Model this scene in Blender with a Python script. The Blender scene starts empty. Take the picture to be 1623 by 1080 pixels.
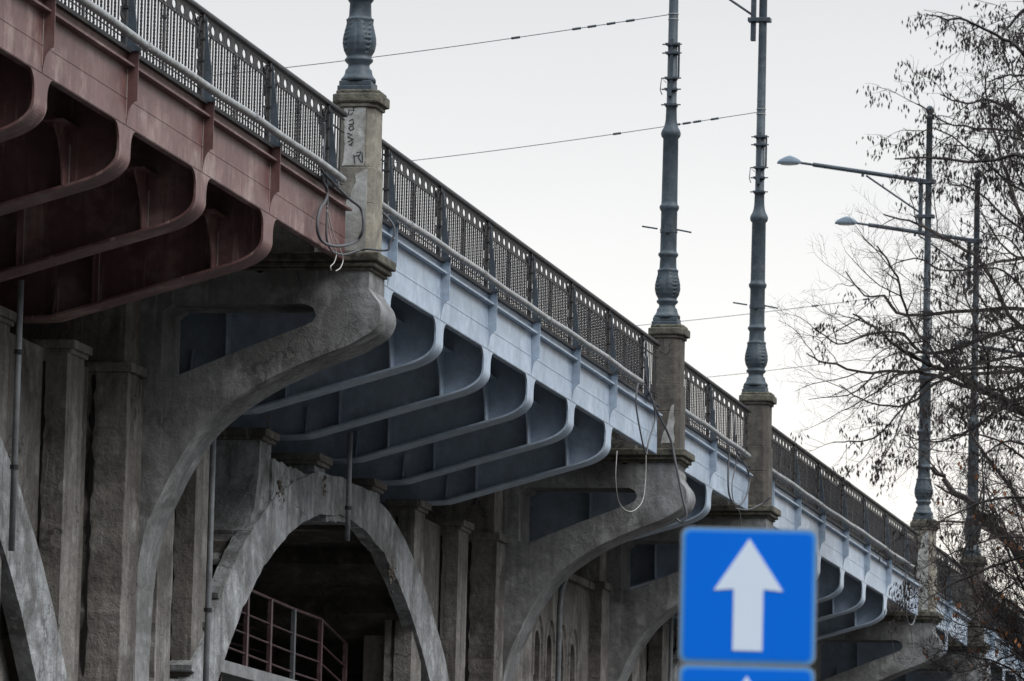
import bpy, math, random
import numpy as np
from mathutils import Vector, Matrix, noise
from mathutils.geometry import tessellate_polygon
PI = math.pi; R_ = math.radians
random.seed(7)
scene = bpy.context.scene
# ------------------------------------------------------------------ camera
W, H = 1623., 1080.; CX, CY = 811.5, 540.; F = 9000.
_e1 = np.array([1788., 1145, F]); _ez = np.array([1840., -(1788.*1840+F*F)/1145., F])
_e1 /= np.linalg.norm(_e1); _ez /= np.linalg.norm(_ez); _e2 = np.cross(_ez, _e1)
RM = np.stack([_e1, _e2, _ez]); CP = np.array([-87.72, -19.4, 1.7])
def at(px, py, axis, val):                       # point of a known plane that the photograph shows at px, py
    d = RM @ np.array([px-CX, py-CY, F]); t = (val-CP[axis])/d[axis]
    return tuple(CP+t*d)
def far(px, py, depth):
    d = RM @ np.array([px-CX, py-CY, F]); return tuple(CP+d*(depth/F))
cd = bpy.data.cameras.new('camera'); cam = bpy.data.objects.new('camera', cd); scene.collection.objects.link(cam)
rx, up, bk = RM @ np.array([1, 0, 0]), RM @ np.array([0, -1, 0]), RM @ np.array([0, 0, -1])
M = Matrix.Identity(4)
for i in range(3):
    M[i][0] = rx[i]; M[i][1] = up[i]; M[i][2] = bk[i]; M[i][3] = CP[i]
cam.matrix_world = M
cd.sensor_width = 36; cd.lens = F/W*36; cd.clip_start = 0.5; cd.clip_end = 6000
cd.dof.use_dof = True; cd.dof.focus_distance = 92; cd.dof.aperture_fstop = 5.8
scene.camera = cam
# ------------------------------------------------------------------ world and sun
world = bpy.data.worlds.new("World"); scene.world = world; world.use_nodes = True
wn = world.node_tree; wn.nodes.clear(); N = wn.nodes.new; L = wn.links.new
out = N('ShaderNodeOutputWorld'); bg = N('ShaderNodeBackground'); bg2 = N('ShaderNodeBackground'); add = N('ShaderNodeAddShader')
sky = N('ShaderNodeTexSky'); sky.sky_type = 'NISHITA'; sky.sun_disc = False
SUN_EL, SUN_AZ = 45, 205     # direction the light comes from: azimuth measured from +X counter-clockwise
sky.sun_elevation = R_(SUN_EL); sky.sun_rotation = R_(90-SUN_AZ+360 if False else (90-SUN_AZ) % 360)
L(sky.outputs[0], bg2.inputs[0]); bg2.inputs[1].default_value = 0.005
tc = N('ShaderNodeTexCoord'); sx = N('ShaderNodeSeparateXYZ'); L(tc.outputs['Generated'], sx.inputs[0])
mr = N('ShaderNodeMapRange'); mr.inputs[1].default_value = 0.0; mr.inputs[2].default_value = 0.5; L(sx.outputs[2], mr.inputs[0])
cr = N('ShaderNodeValToRGB'); L(mr.outputs[0], cr.inputs[0])
e = cr.color_ramp.elements
e[0].position = 0.0; e[0].color = (.98, .92, .84, 1)
e[1].position = 1.0; e[1].color = (.55, .62, .70, 1)
for p, c in ((.14, (.83, .77, .70)), (.19, (.79, .76, .715)), (.25, (.71, .70, .685)), (.30, (.635, .633, .63)), (.38, (.54, .545, .55)), (.6, (.66, .72, .79))):
    q = e.new(p); q.color = (*c, 1)
# thin uneven cloud
nz = N('ShaderNodeTexNoise'); nz.inputs['Scale'].default_value = 3.0; nz.inputs['Detail'].default_value = 4
mp = N('ShaderNodeMapping'); mp.inputs['Scale'].default_value = (1, 1, 3); L(tc.outputs['Generated'], mp.inputs[0]); L(mp.outputs[0], nz.inputs[0])
m2 = N('ShaderNodeMapRange'); m2.inputs[1].default_value = .3; m2.inputs[2].default_value = .7; m2.inputs[3].default_value = .95; m2.inputs[4].default_value = 1.04
L(nz.outputs[0], m2.inputs[0])
mx = N('ShaderNodeVectorMath'); mx.operation = 'SCALE'; L(cr.outputs[0], mx.inputs[0]); L(m2.outputs[0], mx.inputs['Scale'])
# the low sky is bright only toward the evening glow at the far end of the bridge; behind the camera it is dimmed to keep the underdeck dark
dt = N('ShaderNodeVectorMath'); dt.operation = 'DOT_PRODUCT'; L(tc.outputs['Generated'], dt.inputs[0]); dt.inputs[1].default_value = (.98, .05, 0)
az = N('ShaderNodeMapRange'); L(dt.outputs['Value'], az.inputs[0]); az.inputs[1].default_value = .2; az.inputs[2].default_value = .9; az.inputs[3].default_value = .22; az.inputs[4].default_value = 1
hi = N('ShaderNodeMapRange'); L(sx.outputs[2], hi.inputs[0]); hi.inputs[1].default_value = .30; hi.inputs[2].default_value = .62; hi.inputs[3].default_value = 0; hi.inputs[4].default_value = 2.2
mxm = N('ShaderNodeMath'); mxm.operation = 'MAXIMUM'; L(az.outputs[0], mxm.inputs[0]); L(hi.outputs[0], mxm.inputs[1])
my = N('ShaderNodeVectorMath'); my.operation = 'SCALE'; L(mx.outputs[0], my.inputs[0]); L(mxm.outputs[0], my.inputs['Scale'])
L(my.outputs[0], bg.inputs[0]); bg.inputs[1].default_value = 1.03
L(bg.outputs[0], add.inputs[0]); L(bg2.outputs[0], add.inputs[1]); L(add.outputs[0], out.inputs[0])
sd = bpy.data.lights.new('sun', 'SUN'); sd.energy = 1.5; sd.angle = R_(34); sd.color = (1.0, .97, .93)
so = bpy.data.objects.new('sun', sd); scene.collection.objects.link(so)
SUN_AZ = 247
dv = Vector((math.cos(R_(SUN_AZ))*math.cos(R_(SUN_EL)), math.sin(R_(SUN_AZ))*math.cos(R_(SUN_EL)), math.sin(R_(SUN_EL))))
so.rotation_euler = dv.to_track_quat('Z', 'Y').to_euler()
sky.sun_rotation = R_((90-SUN_AZ) % 360)
scene.view_settings.view_transform = 'Standard'; scene.view_settings.look = 'None'
scene.view_settings.exposure = 0.44; scene.view_settings.gamma = 1
scene.cycles.max_bounces = 4
# ------------------------------------------------------------------ materials
def rgb(h, k=1.0):
    f = lambda c: ((c/255+.055)/1.055)**2.4 if c > 10 else c/255/12.92
    return tuple(f(int(h[i:i+2], 16))*k for i in (0, 2, 4))
def weathered(name, base, dark, light, rough=.85, metal=0, big=.35, fine=9., streak=.5, bump=.25, crack=0., bumpscale=30, spec=.3, dirt=None, dirtamt=.0, spots=0.):
    """world-space stains, vertical runs, fine grain, optional cracks"""
    m = bpy.data.materials.new(name); m.use_nodes = True; nt = m.node_tree; b = nt.nodes['Principled BSDF']
    n = nt.nodes.new; l = nt.links.new
    g = n('ShaderNodeNewGeometry')
    def tex(scale, sc=(1, 1, 1), det=4, ro=.6, dist=0):
        mp = n('ShaderNodeMapping'); mp.inputs['Scale'].default_value = sc; l(g.outputs['Position'], mp.inputs[0])
        t = n('ShaderNodeTexNoise'); t.inputs['Scale'].default_value = scale; t.inputs['Detail'].default_value = det
        t.inputs['Roughness'].default_value = ro; t.inputs['Distortion'].default_value = dist; l(mp.outputs[0], t.inputs[0]); return t.outputs[0]
    def ramp(src, a, b_, lo=0., hi=1.):
        r = n('ShaderNodeMapRange'); l(src, r.inputs[0]); r.inputs[1].default_value = a; r.inputs[2].default_value = b_
        r.inputs[3].default_value = lo; r.inputs[4].default_value = hi; return r.outputs[0]
    def mix(f, a, c, mode='MIX'):
        x = n('ShaderNodeMix'); x.data_type = 'RGBA'; x.blend_type = mode
        if isinstance(f, float): x.inputs[0].default_value = f
        else: l(f, x.inputs[0])
        for i, v in ((6, a), (7, c)):
            if isinstance(v, tuple): x.inputs[i].default_value = (*v, 1)
            else: l(v, x.inputs[i])
        return x.outputs[2]
    c = mix(ramp(tex(big, det=6, dist=.6), .38, .62), base, dark)
    c = mix(ramp(tex(big*2.3, (1, 1, 1), 6), .52, .72, 0, .8), c, light)
    if streak: c = mix(ramp(tex(1.0, (5, 5, .35), 5), .5, .72, 0, streak), c, dark)
    if streak: c = mix(ramp(tex(1.3, (7, 7, .5), 4), .60, .72, 0, streak*.7), c, light)
    if dirt: c = mix(ramp(tex(big*4, det=7, ro=.7), .55, .7, 0, dirtamt), c, dirt)
    fn = tex(fine, det=8, ro=.75)
    c = mix(1.0, c, mix(ramp(fn, .3, .7), (.72,)*3, (1.18,)*3), 'MULTIPLY')
    if spots: c = mix(ramp(tex(22, det=2), .70, .76, 0, spots), c, tuple(v*.35 for v in base))
    h = tex(bumpscale, det=8, ro=.7)
    if crack:
        v = n('ShaderNodeTexVoronoi'); v.feature = 'DISTANCE_TO_EDGE'; v.inputs['Scale'].default_value = .8
        mp = n('ShaderNodeMapping'); mp.inputs['Scale'].default_value = (1.2, 1.2, .5); l(g.outputs['Position'], mp.inputs[0])
        ad = n('ShaderNodeVectorMath'); ad.operation = 'MULTIPLY_ADD'
        nn = n('ShaderNodeTexNoise'); nn.inputs['Scale'].default_value = 2.5; nn.inputs['Detail'].default_value = 6; l(g.outputs['Position'], nn.inputs[0])
        l(nn.outputs[1], ad.inputs[0]); ad.inputs[1].default_value = (.8, .8, .8); l(mp.outputs[0], ad.inputs[2]); l(ad.outputs[0], v.inputs[0])
        k = ramp(v.outputs[0], .0, .02, crack, 0)
        k2 = n('ShaderNodeMath'); k2.operation = 'MULTIPLY'; l(k, k2.inputs[0]); l(ramp(tex(.7, det=3), .5, .6), k2.inputs[1])
        c = mix(k2.outputs[0], c, tuple(x*.25 for x in dark))
    l(c, b.inputs['Base Color']); b.inputs['Roughness'].default_value = rough; b.inputs['Metallic'].default_value = metal
    b.inputs['Specular IOR Level'].default_value = spec
    bp = n('ShaderNodeBump'); bp.inputs['Strength'].default_value = bump; bp.inputs['Distance'].default_value = .03; l(h, bp.inputs['Height'])
    b2 = n('ShaderNodeBump'); b2.inputs['Strength'].default_value = bump; b2.inputs['Distance'].default_value = .08; l(tex(5, det=5), b2.inputs['Height'])
    l(bp.outputs[0], b2.inputs['Normal']); l(b2.outputs[0], b.inputs['Normal'])
    return m
def plain(name, col, rough=.6, metal=0., spec=.4, emit=None):
    m = bpy.data.materials.new(name); m.use_nodes = True; b = m.node_tree.nodes['Principled BSDF']
    b.inputs['Base Color'].default_value = (*col, 1); b.inputs['Roughness'].default_value = rough
    b.inputs['Metallic'].default_value = metal; b.inputs['Specular IOR Level'].default_value = spec
    return m
m_red = weathered('red_brown_paint', (.20, .108, .102), (.135, .065, .06), (.42, .31, .28), .5, 0, .5, 5, .95, .05, bumpscale=6, spec=.35)
m_gray = weathered('blue_grey_paint', (.43, .51, .61), (.32, .39, .475), (.54, .62, .72), .45, 0, .5, 4, .35, .04, bumpscale=6, spec=.35)
m_conc = weathered('old_concrete', (.265, .245, .222), (.115, .103, .093), (.42, .40, .37), .92, 0, .55, 9, .9, .7, .9, spots=.6)
m_conc2 = weathered('bracket_concrete', (.30, .30, .297), (.155, .15, .145), (.46, .46, .45), .9, 0, .7, 7, .75, .4, .6, spots=.5)
m_ring = weathered('pale_broken_concrete', (.42, .43, .435), (.17, .165, .16), (.66, .67, .67), .92, 0, .9, 6, .85, .8, .7, spots=.5)
m_dirtshade = weathered('dirty_shade_concrete', (.10, .088, .075), (.05, .043, .038), (.16, .145, .125), .95, 0, .8, 9, .6, .8, .9)  # dirty vault concrete, colour darkened further for the shade inside the arch
m_crackd = plain('open_joint', (.012, .011, .01), .95)
m_brok = weathered('broken_brick_rubble', (.23, .19, .155), (.12, .10, .085), (.33, .29, .25), .95, 0, 3, 14, .0, 1.0)
m_stone = weathered('pillar_sandstone', (.30, .27, .215), (.15, .135, .115), (.40, .37, .31), .9, 0, 1.4, 9, .6, .35, 0, spots=.5)
m_stone2 = weathered('grimy_pillar_stone', (.125, .11, .093), (.08, .07, .06), (.165, .15, .125), .9, 0, 1.2, 9, .6, .35, 0)
m_cap = weathered('mossy_cap_stone', (.16, .145, .11), (.075, .07, .055), (.24, .22, .18), .95, 0, 3, 12, .5, .6)
m_plaster = weathered('pale_render_patch', (.45, .44, .42), (.27, .255, .225), (.56, .55, .54), .85, 0, 2.5, 9, .4, .2)
m_iron = weathered('dark_railing_paint', (.044, .042, .042), (.028, .027, .029), (.085, .068, .055), .6, 0, 2, 12, .2, .1, dirt=(.11, .072, .05), dirtamt=.4)
m_fin = weathered('slate_blue_iron', (.065, .08, .095), (.05, .06, .07), (.09, .105, .12), .5, 0, 2, 12, .2, .1)
m_lamp = weathered('lamp_post_paint', (.068, .088, .104), (.042, .055, .066), (.11, .13, .14), .5, 0, 1.5, 12, .5, .12, dirt=(.13, .12, .10), dirtamt=.4)
m_galv = weathered('galvanised_pipe', (.36, .365, .36), (.25, .25, .245), (.46, .46, .45), .5, .1, 3, 8, .2, .1, dirt=(.30, .26, .19), dirtamt=.45)
m_down = weathered('downpipe_grey', (.20, .21, .215), (.14, .145, .15), (.27, .28, .285), .5, 0, 2, 8, .3, .1)
m_lum = plain('luminaire_shell', (.12, .155, .19), .45); m_cable = plain('cable_rubber', (.10, .10, .105), .6); m_cable2 = plain('pale_cable', (.45, .43, .40), .6)
m_wire = plain('wire', (.13, .14, .15), .5)
m_weld = plain('whitish_weld_line', (.45, .40, .37), .8)
m_maroon = weathered('maroon_railing_paint', (.13, .07, .075), (.08, .045, .05), (.2, .13, .13), .5, 0, 2, 8, .2, .05)
m_greyrail = weathered('grey_railing_paint', (.16, .17, .18), (.1, .11, .12), (.2, .2, .21), .5, 0, 2, 8, .2, .05)
m_slab = weathered('pale_landing_slab', (.38, .385, .385), (.26, .26, .26), (.45, .45, .45), .9, 0, 2, 8, .3, .3)
m_asph = weathered('asphalt', (.05, .05, .052), (.035, .035, .037), (.08, .08, .08), .9, 0, .3, 20, 0, .4)
m_pave = weathered('pavement', (.07, .068, .065), (.05, .047, .045), (.09, .088, .085), .9, 0, .5, 12, 0, .4)
m_soil = weathered('bare_ground', (.045, .04, .034), (.03, .027, .022), (.06, .053, .043), .95, 0, .2, 6, 0, .6)
m_bark = weathered('dark_bark', (.045, .036, .032), (.028, .022, .02), (.075, .062, .054), .95, 0, 3, 12, 0, .5)
m_bark2 = weathered('grey_bark', (.085, .07, .062), (.05, .042, .038), (.12, .10, .09), .95, 0, 3, 12, 0, .5)
m_seed = plain('dry_seed_keys', (.055, .043, .04), .9); m_leaf = plain('dry_leaf', (.25, .10, .04), .9)
m_blue = plain('sign_blue', (.000, .15, .70), .5, spec=.12); m_white = plain('sign_white', (.70, .77, .86), .4)
m_edge = plain('sign_light_edge', (.07, .28, .62), .4); m_alu = plain('sign_aluminium', (.38, .40, .42), .4, .6)
m_glassl = plain('lamp_glass', (.45, .47, .48), .25); m_spray = plain('black_spray_paint', (.03, .03, .032), .8)
m_black = plain('black_tape', (.02, .022, .026), .7)
# ------------------------------------------------------------------ mesh builder
WLOC = {}
class MB:
    def __init__(s): s.v = []; s.f = []
    def quad(s, a, b, c, d):
        k = len(s.v); s.v += [a, b, c, d]; s.f.append((k, k+1, k+2, k+3))
    def box(s, x0, x1, y0, y1, z0, z1):
        k = len(s.v)
        s.v += [(x, y, z) for z in (z0, z1) for y in (y0, y1) for x in (x0, x1)]
        s.f += [tuple(k+i for i in f) for f in ((0, 2, 3, 1), (4, 5, 7, 6), (0, 1, 5, 4), (2, 6, 7, 3), (0, 4, 6, 2), (1, 3, 7, 5))]
        return s
    def prism(s, pts, axis, a, b, holes=()):
        """closed outline (2D) extruded along axis; 2D coords are the other two axes in order"""
        def mk(p, t):
            q = [p[0], p[1]]; q.insert(axis, t); return tuple(q)
        loops = [list(pts)]+[list(h) for h in holes]
        flat = [p for lp in loops for p in lp]
        tris = tessellate_polygon([[Vector((p[0], p[1], 0)) for p in lp] for lp in loops])
        k = len(s.v); n = len(flat)
        s.v += [mk(p, a) for p in flat]+[mk(p, b) for p in flat]
        for t in tris:
            s.f.append(tuple(k+i for i in t)); s.f.append(tuple(k+n+i for i in reversed(t)))
        o = 0
        for lp in loops:
            m = len(lp)
            for i in range(m):
                j = (i+1) % m; s.f.append((k+o+i, k+o+j, k+n+o+j, k+n+o+i))
            o += m
        return s
    def tube(s, pts, r, n=6, cap=True, flat=None):
        """round bar along a polyline; r may be a number or a list"""
        pts = [Vector(p) for p in pts]; m = len(pts); k = len(s.v)
        rs = r if isinstance(r, (list, tuple)) else [r]*m
        prev = None
        for i, p in enumerate(pts):
            d = (pts[min(i+1, m-1)]-pts[max(i-1, 0)])
            if d.length < 1e-9: d = Vector((0, 0, 1))
            d.normalize()
            if prev is None:
                u = d.orthogonal().normalized()
            else:
                u = (prev-d*prev.dot(d)); u = u.normalized() if u.length > 1e-6 else d.orthogonal().normalized()
            prev = u; w = d.cross(u)
            for j in range(n):
                a = 2*PI*j/n; s.v.append(tuple(p+(u*math.cos(a)+w*math.sin(a))*rs[i]))
        for i in range(m-1):
            for j in range(n):
                j2 = (j+1) % n
                s.f.append((k+i*n+j, k+i*n+j2, k+(i+1)*n+j2, k+(i+1)*n+j))
        if cap and n > 2:
            s.f.append(tuple(k+j for j in reversed(range(n)))); s.f.append(tuple(k+(m-1)*n+j for j in range(n)))
        return s
    def lathe(s, prof, c, n=24, fn=None):
        k = len(s.v); m = len(prof)
        for z, r in prof:
            for j in range(n):
                a = 2*PI*j/n; rr = r*(fn(z, a) if fn else 1); s.v.append((c[0]+rr*math.cos(a), c[1]+rr*math.sin(a), c[2]+z))
        for i in range(m-1):
            for j in range(n):
                j2 = (j+1) % n; s.f.append((k+i*n+j, k+i*n+j2, k+(i+1)*n+j2, k+(i+1)*n+j))
        s.f.append(tuple(k+j for j in reversed(range(n)))); s.f.append(tuple(k+(m-1)*n+j for j in range(n)))
        return s
    def build(s, name, mat, parent=None, loc=(0, 0, 0), bevel=0, smooth=False, fixn=True):
        """vertices are in world coordinates shifted by loc (loc is where the object origin goes)"""
        me = bpy.data.meshes.new(name); me.from_pydata(s.v, [], s.f); me.materials.append(mat)
        if fixn:
            import bmesh
            bm = bmesh.new(); bm.from_mesh(me); bmesh.ops.recalc_face_normals(bm, faces=bm.faces); bm.to_mesh(me); bm.free()
        if smooth:
            for p in me.polygons: p.use_smooth = True
        me.update()
        o = bpy.data.objects.new(name, me); scene.collection.objects.link(o); o.location = loc
        if parent: o.parent = parent
        if bevel:
            b = o.modifiers.new('bevel', 'BEVEL'); b.width = bevel; b.segments = 2; b.limit_method = 'ANGLE'; b.angle_limit = R_(35)
        return o
def rel(mb, loc):                                # shift world-coordinate vertices so that loc is the origin
    mb.v = [(x-loc[0], y-loc[1], z-loc[2]) for x, y, z in mb.v]; return mb
def thing(name, label, cat, loc=(0, 0, 0), group=None):
    o = bpy.data.objects.new(name, None); scene.collection.objects.link(o); o.location = loc
    o['label'] = label; o['category'] = cat
    if group: o['group'] = group
    return o
def tag(o, label, cat, group=None):
    o['label'] = label; o['category'] = cat
    if group: o['group'] = group
    return o
def struct(o): o['kind'] = 'structure'; return o
def part(o, parent, loc=(0, 0, 0)):              # linked copy of a part
    c = o.copy(); scene.collection.objects.link(c); c.parent = parent; c.location = loc; return c
def rough_outline(pts, step=.22, amp=.01, closed=True, seed=0, chips=0, chipdir=-1):
    out = []; m = len(pts); rnd = random.Random(seed)
    for i in range(m if closed else m-1):
        a = Vector((*pts[i], 0)); b = Vector((*pts[(i+1) % m], 0)); n = max(1, int((b-a).length/step))
        nr = Vector((-(b-a).y, (b-a).x, 0)).normalized() if (b-a).length > 0 else Vector()
        for k in range(n):
            p = a.lerp(b, k/n); q = noise.noise(Vector((p.x*3+seed, p.y*3, seed)))*amp*2 + rnd.uniform(-amp, amp)*.5
            if chips and k and rnd.random() < chips: q = q-(rnd.uniform(.02, .055))*chipdir
            if k: p = p+nr*q
            out.append((p.x, p.y))
    return out
# ------------------------------------------------------------------ ground
g = MB().box(-3000, 4000, -3000, 3000, -1, 0); struct(g.build('ground', m_soil))
g = MB().box(-400, 600, -30, -12, .0, .004); struct(g.build('road', m_asph))
g = MB().box(-400, 600, -12, 3.0, -.5, .13); struct(g.build('pavement', m_pave))
g = MB()
for x in range(-200, 400, 8): g.box(x, x+4, -21.1, -20.95, .0045, .008)
struct(g.build('road_marking', m_white))
# ------------------------------------------------------------------ bridge constants
ZT, ZB = 14.32, 13.35                            # edge girder web top and bottom
PIL = [-3.43, 25.1, 37.0, 67.5, 79.2, 109.0]     # pillar centres along the bridge
PROF = [(.55*u*u, 12.98*(1-u)**2+2*12.70*u*(1-u)+12.55*u*u) for u in [k/14 for k in range(15)]]+[(3.1, 11.82), (3.35, 11.80), (19.4, 11.80)]
YF = 19.8
# ---- cross girder prototype (local x = 0 is the web)
def cross_protos():
    w = MB(); pts = [(.02, 14.1)]+[(y+.01, z+.01) for y, z in PROF]+[(19.4, 14.1)]
    w.prism(pts, 0, -.01, .01)
    fl = MB()
    q = [(y, z) for y, z in PROF]; inner = []
    for i, (y, z) in enumerate(q):
        a = Vector(q[max(i-1, 0)]); b = Vector(q[min(i+1, len(q)-1)]); d = (b-a).normalized(); inner.append((y-d.y*.035*-1*-1 if False else y+(-d.y)*.035, z+d.x*.035))
    fl.prism(q+inner[::-1], 0, -.29, .29)
    rib = []
    r = MB().prism([(-.012, 12.52), (-.28, 12.52), (-.33, 12.75), (-.42, 12.95), (-.54, 13.1), (-.74, 13.25), (-.74, 13.29), (-.012, 13.29)], 1, .74, .765)
    r.box(-.85, .30, .60, .90, 13.29, 13.315); rib.append(r)
    r = MB().prism([(-.012, 12.03), (-.27, 12.03), (-.36, 13.2), (-.40, 13.9), (-.012, 13.9)], 1, 2.50, 2.52); rib.append(r)
    r = MB().prism([(-.012, 11.84), (-.22, 11.84), (-.10, 12.35), (-.012, 12.35)], 1, 3.10, 3.12); rib.append(r)
    r = MB().prism([(-.012, 11.83), (-.26, 11.83), (-.26, 14.0), (-.012, 14.0)], 1, 5.6, 5.62); rib.append(r)
    return w, fl, rib
def weld_mb():
    res = []
    for y, z0, z1 in ((.735, 12.56, 13.10), (2.495, 12.06, 12.95), (3.095, 11.86, 12.3)):
        z = z0; s = MB(); res.append(s)
        rnd = random.Random(int(y*100))
        while z < z1:
            h = rnd.uniform(.05, .22); s.box(-.03, -.012, y-.008, y+.004, z, min(z+h, z1)); z += h
    return res
PROTO = {}
def bridge_span(x0, x1, brs, mat, label, key):
    t = thing('bridge_span', label, 'bridge span', (x0, 0, 13), 'steel spans of the bridge deck')
    o3 = (x0, 0, 13)
    # edge girder web with filleted legs
    top = [(x1, ZT), (x0, ZT)]; bot = [(x0, ZB)]
    hw, fr = .285, .26
    for c in brs:
        for k in range(7):
            a = PI/2*k/6; bot.append((c-hw-fr+fr*math.sin(a), ZB-fr+fr*math.cos(a)))
        bot += [(c-hw, 12.98), (c+hw, 12.98)]
        for k in range(7):
            a = PI/2*(1-k/6); bot.append((c+hw+fr-fr*math.sin(a), ZB-fr+fr*math.cos(a)))
    bot.append((x1, ZB))
    s = MB().prism(bot+top, 1, 0, .03)
    s.box(x0, x1, .03, .10, ZB+.0, ZB+.03)       # bottom flange, inboard
    g = rel(s, o3).build('edge_girder', mat, t)
    xs = [x0]+list(brs)+[x1]
    for a, b in zip(xs[:-1], xs[1:]):            # shelf angle and thick lower plate between stiffeners
        s = MB().box(a+.02, b-.02, -.11, -.002, 14.115, 14.145).box(a+.02, b-.02, -.008, -.0015, 13.36, 13.70).box(a+.02, b-.02, -.014, -.0015, 13.70, 13.712)
        rel(s, o3).build('shelf_plate', mat, g)
    st = None
    for c in brs:
        if key+'s' not in PROTO:
            cur = [(-.15, 14.38), (-.15, 13.68)]+[(-.15+.12*math.sin(PI/2*k/6)**1, 13.68-.22*(1-math.cos(PI/2*k/6))-.0) for k in range(1, 6)]+[(-.012, 13.40), (-.001, 13.40), (-.001, 14.38)]
            PROTO[key+'s'] = MB().prism(cur, 0, -.011, .011).build('stiffener', mat, g, (c-x0, 0, -13))
            PROTO[key+'k'] = MB().box(-.02, -.011, -.012, -.003, 13.45, 14.1).build('weld_seam', m_weld if key == 'red' else mat, g, (c-x0, 0, -13))
        else:
            part(PROTO[key+'s'], g, (c-x0, 0, -13)); part(PROTO[key+'k'], g, (c-x0, 0, -13))
    s = MB().box(x0, x1, -.06, .10, 14.30, 14.355)
    rel(s, o3).build('kerb_angle', m_iron, t)
    s = MB().box(x0, x1, .09, YF, 14.10, 14.299); rel(s, o3).build('deck_slab', m_conc, t)
    s = MB().box(x0, x1, YF, YF+.03, 11.5, ZT); rel(s, o3).build('far_girder_light_stop', mat, t)  # unseen far girder, drawn deeper to stop light entering under the deck
    for y in (1.6, 5.6, 10, 14):
        s = MB().box(x0+.05, x1-.05, y-.01, y+.01, 13.55, 14.1).box(x0+.05, x1-.05, y-.12, y+.12, 13.53, 13.55); rel(s, o3).build('stringer', mat, t)
    for c in brs:
        k = key+'w'
        if k not in PROTO:
            w, fl, ribs = cross_protos(); cg = w.build('cross_girder', mat, t, (c-x0, 0, -13))
            ch = [fl.build('flange', mat, cg)]+[r.build('rib', mat, cg) for r in ribs]
            if key == 'red': ch += [w_.build('weld_seam', m_weld, cg) for w_ in weld_mb()]
            PROTO[k] = (cg, ch)
        else:
            cg = part(PROTO[k][0], t, (c-x0, 0, -13))
            for q in PROTO[k][1]: part(q, cg)
    return t
SP = [(-31, -4.05, [-28.9, -24.9, -20.9, -16.9, -12.87, -8.95], m_red, 'red-brown steel span with dark open brackets, nearest span at upper left', 'red'),
      (-2.7, 24.2, [-1.0, 3.06, 7.02, 10.93, 14.88, 18.78], m_gray, 'blue-grey steel span between the graffiti pillar and the second stone pillar', 'gray'),
      (25.95, 36.2, [30.85], m_gray, 'short blue-grey steel span between the second and third stone pillars', 'gray'),
      (37.85, 66.6, [39.1, 43.35, 47.4, 51.55, 55.6, 59.8], m_gray, 'blue-grey steel span running behind the blue arrow sign to the fourth pillar', 'gray'),
      (68.4, 78.3, [73.3], m_gray, 'short blue-grey steel span behind the twigs right of the fourth pillar', 'gray'),
      (80.1, 108.1, [84.3, 88.3, 92.3, 96.3, 100.3, 104.3], m_gray, 'farthest steel span running off behind the bare branches', 'gray')]
for a in SP: bridge_span(*a)
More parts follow.
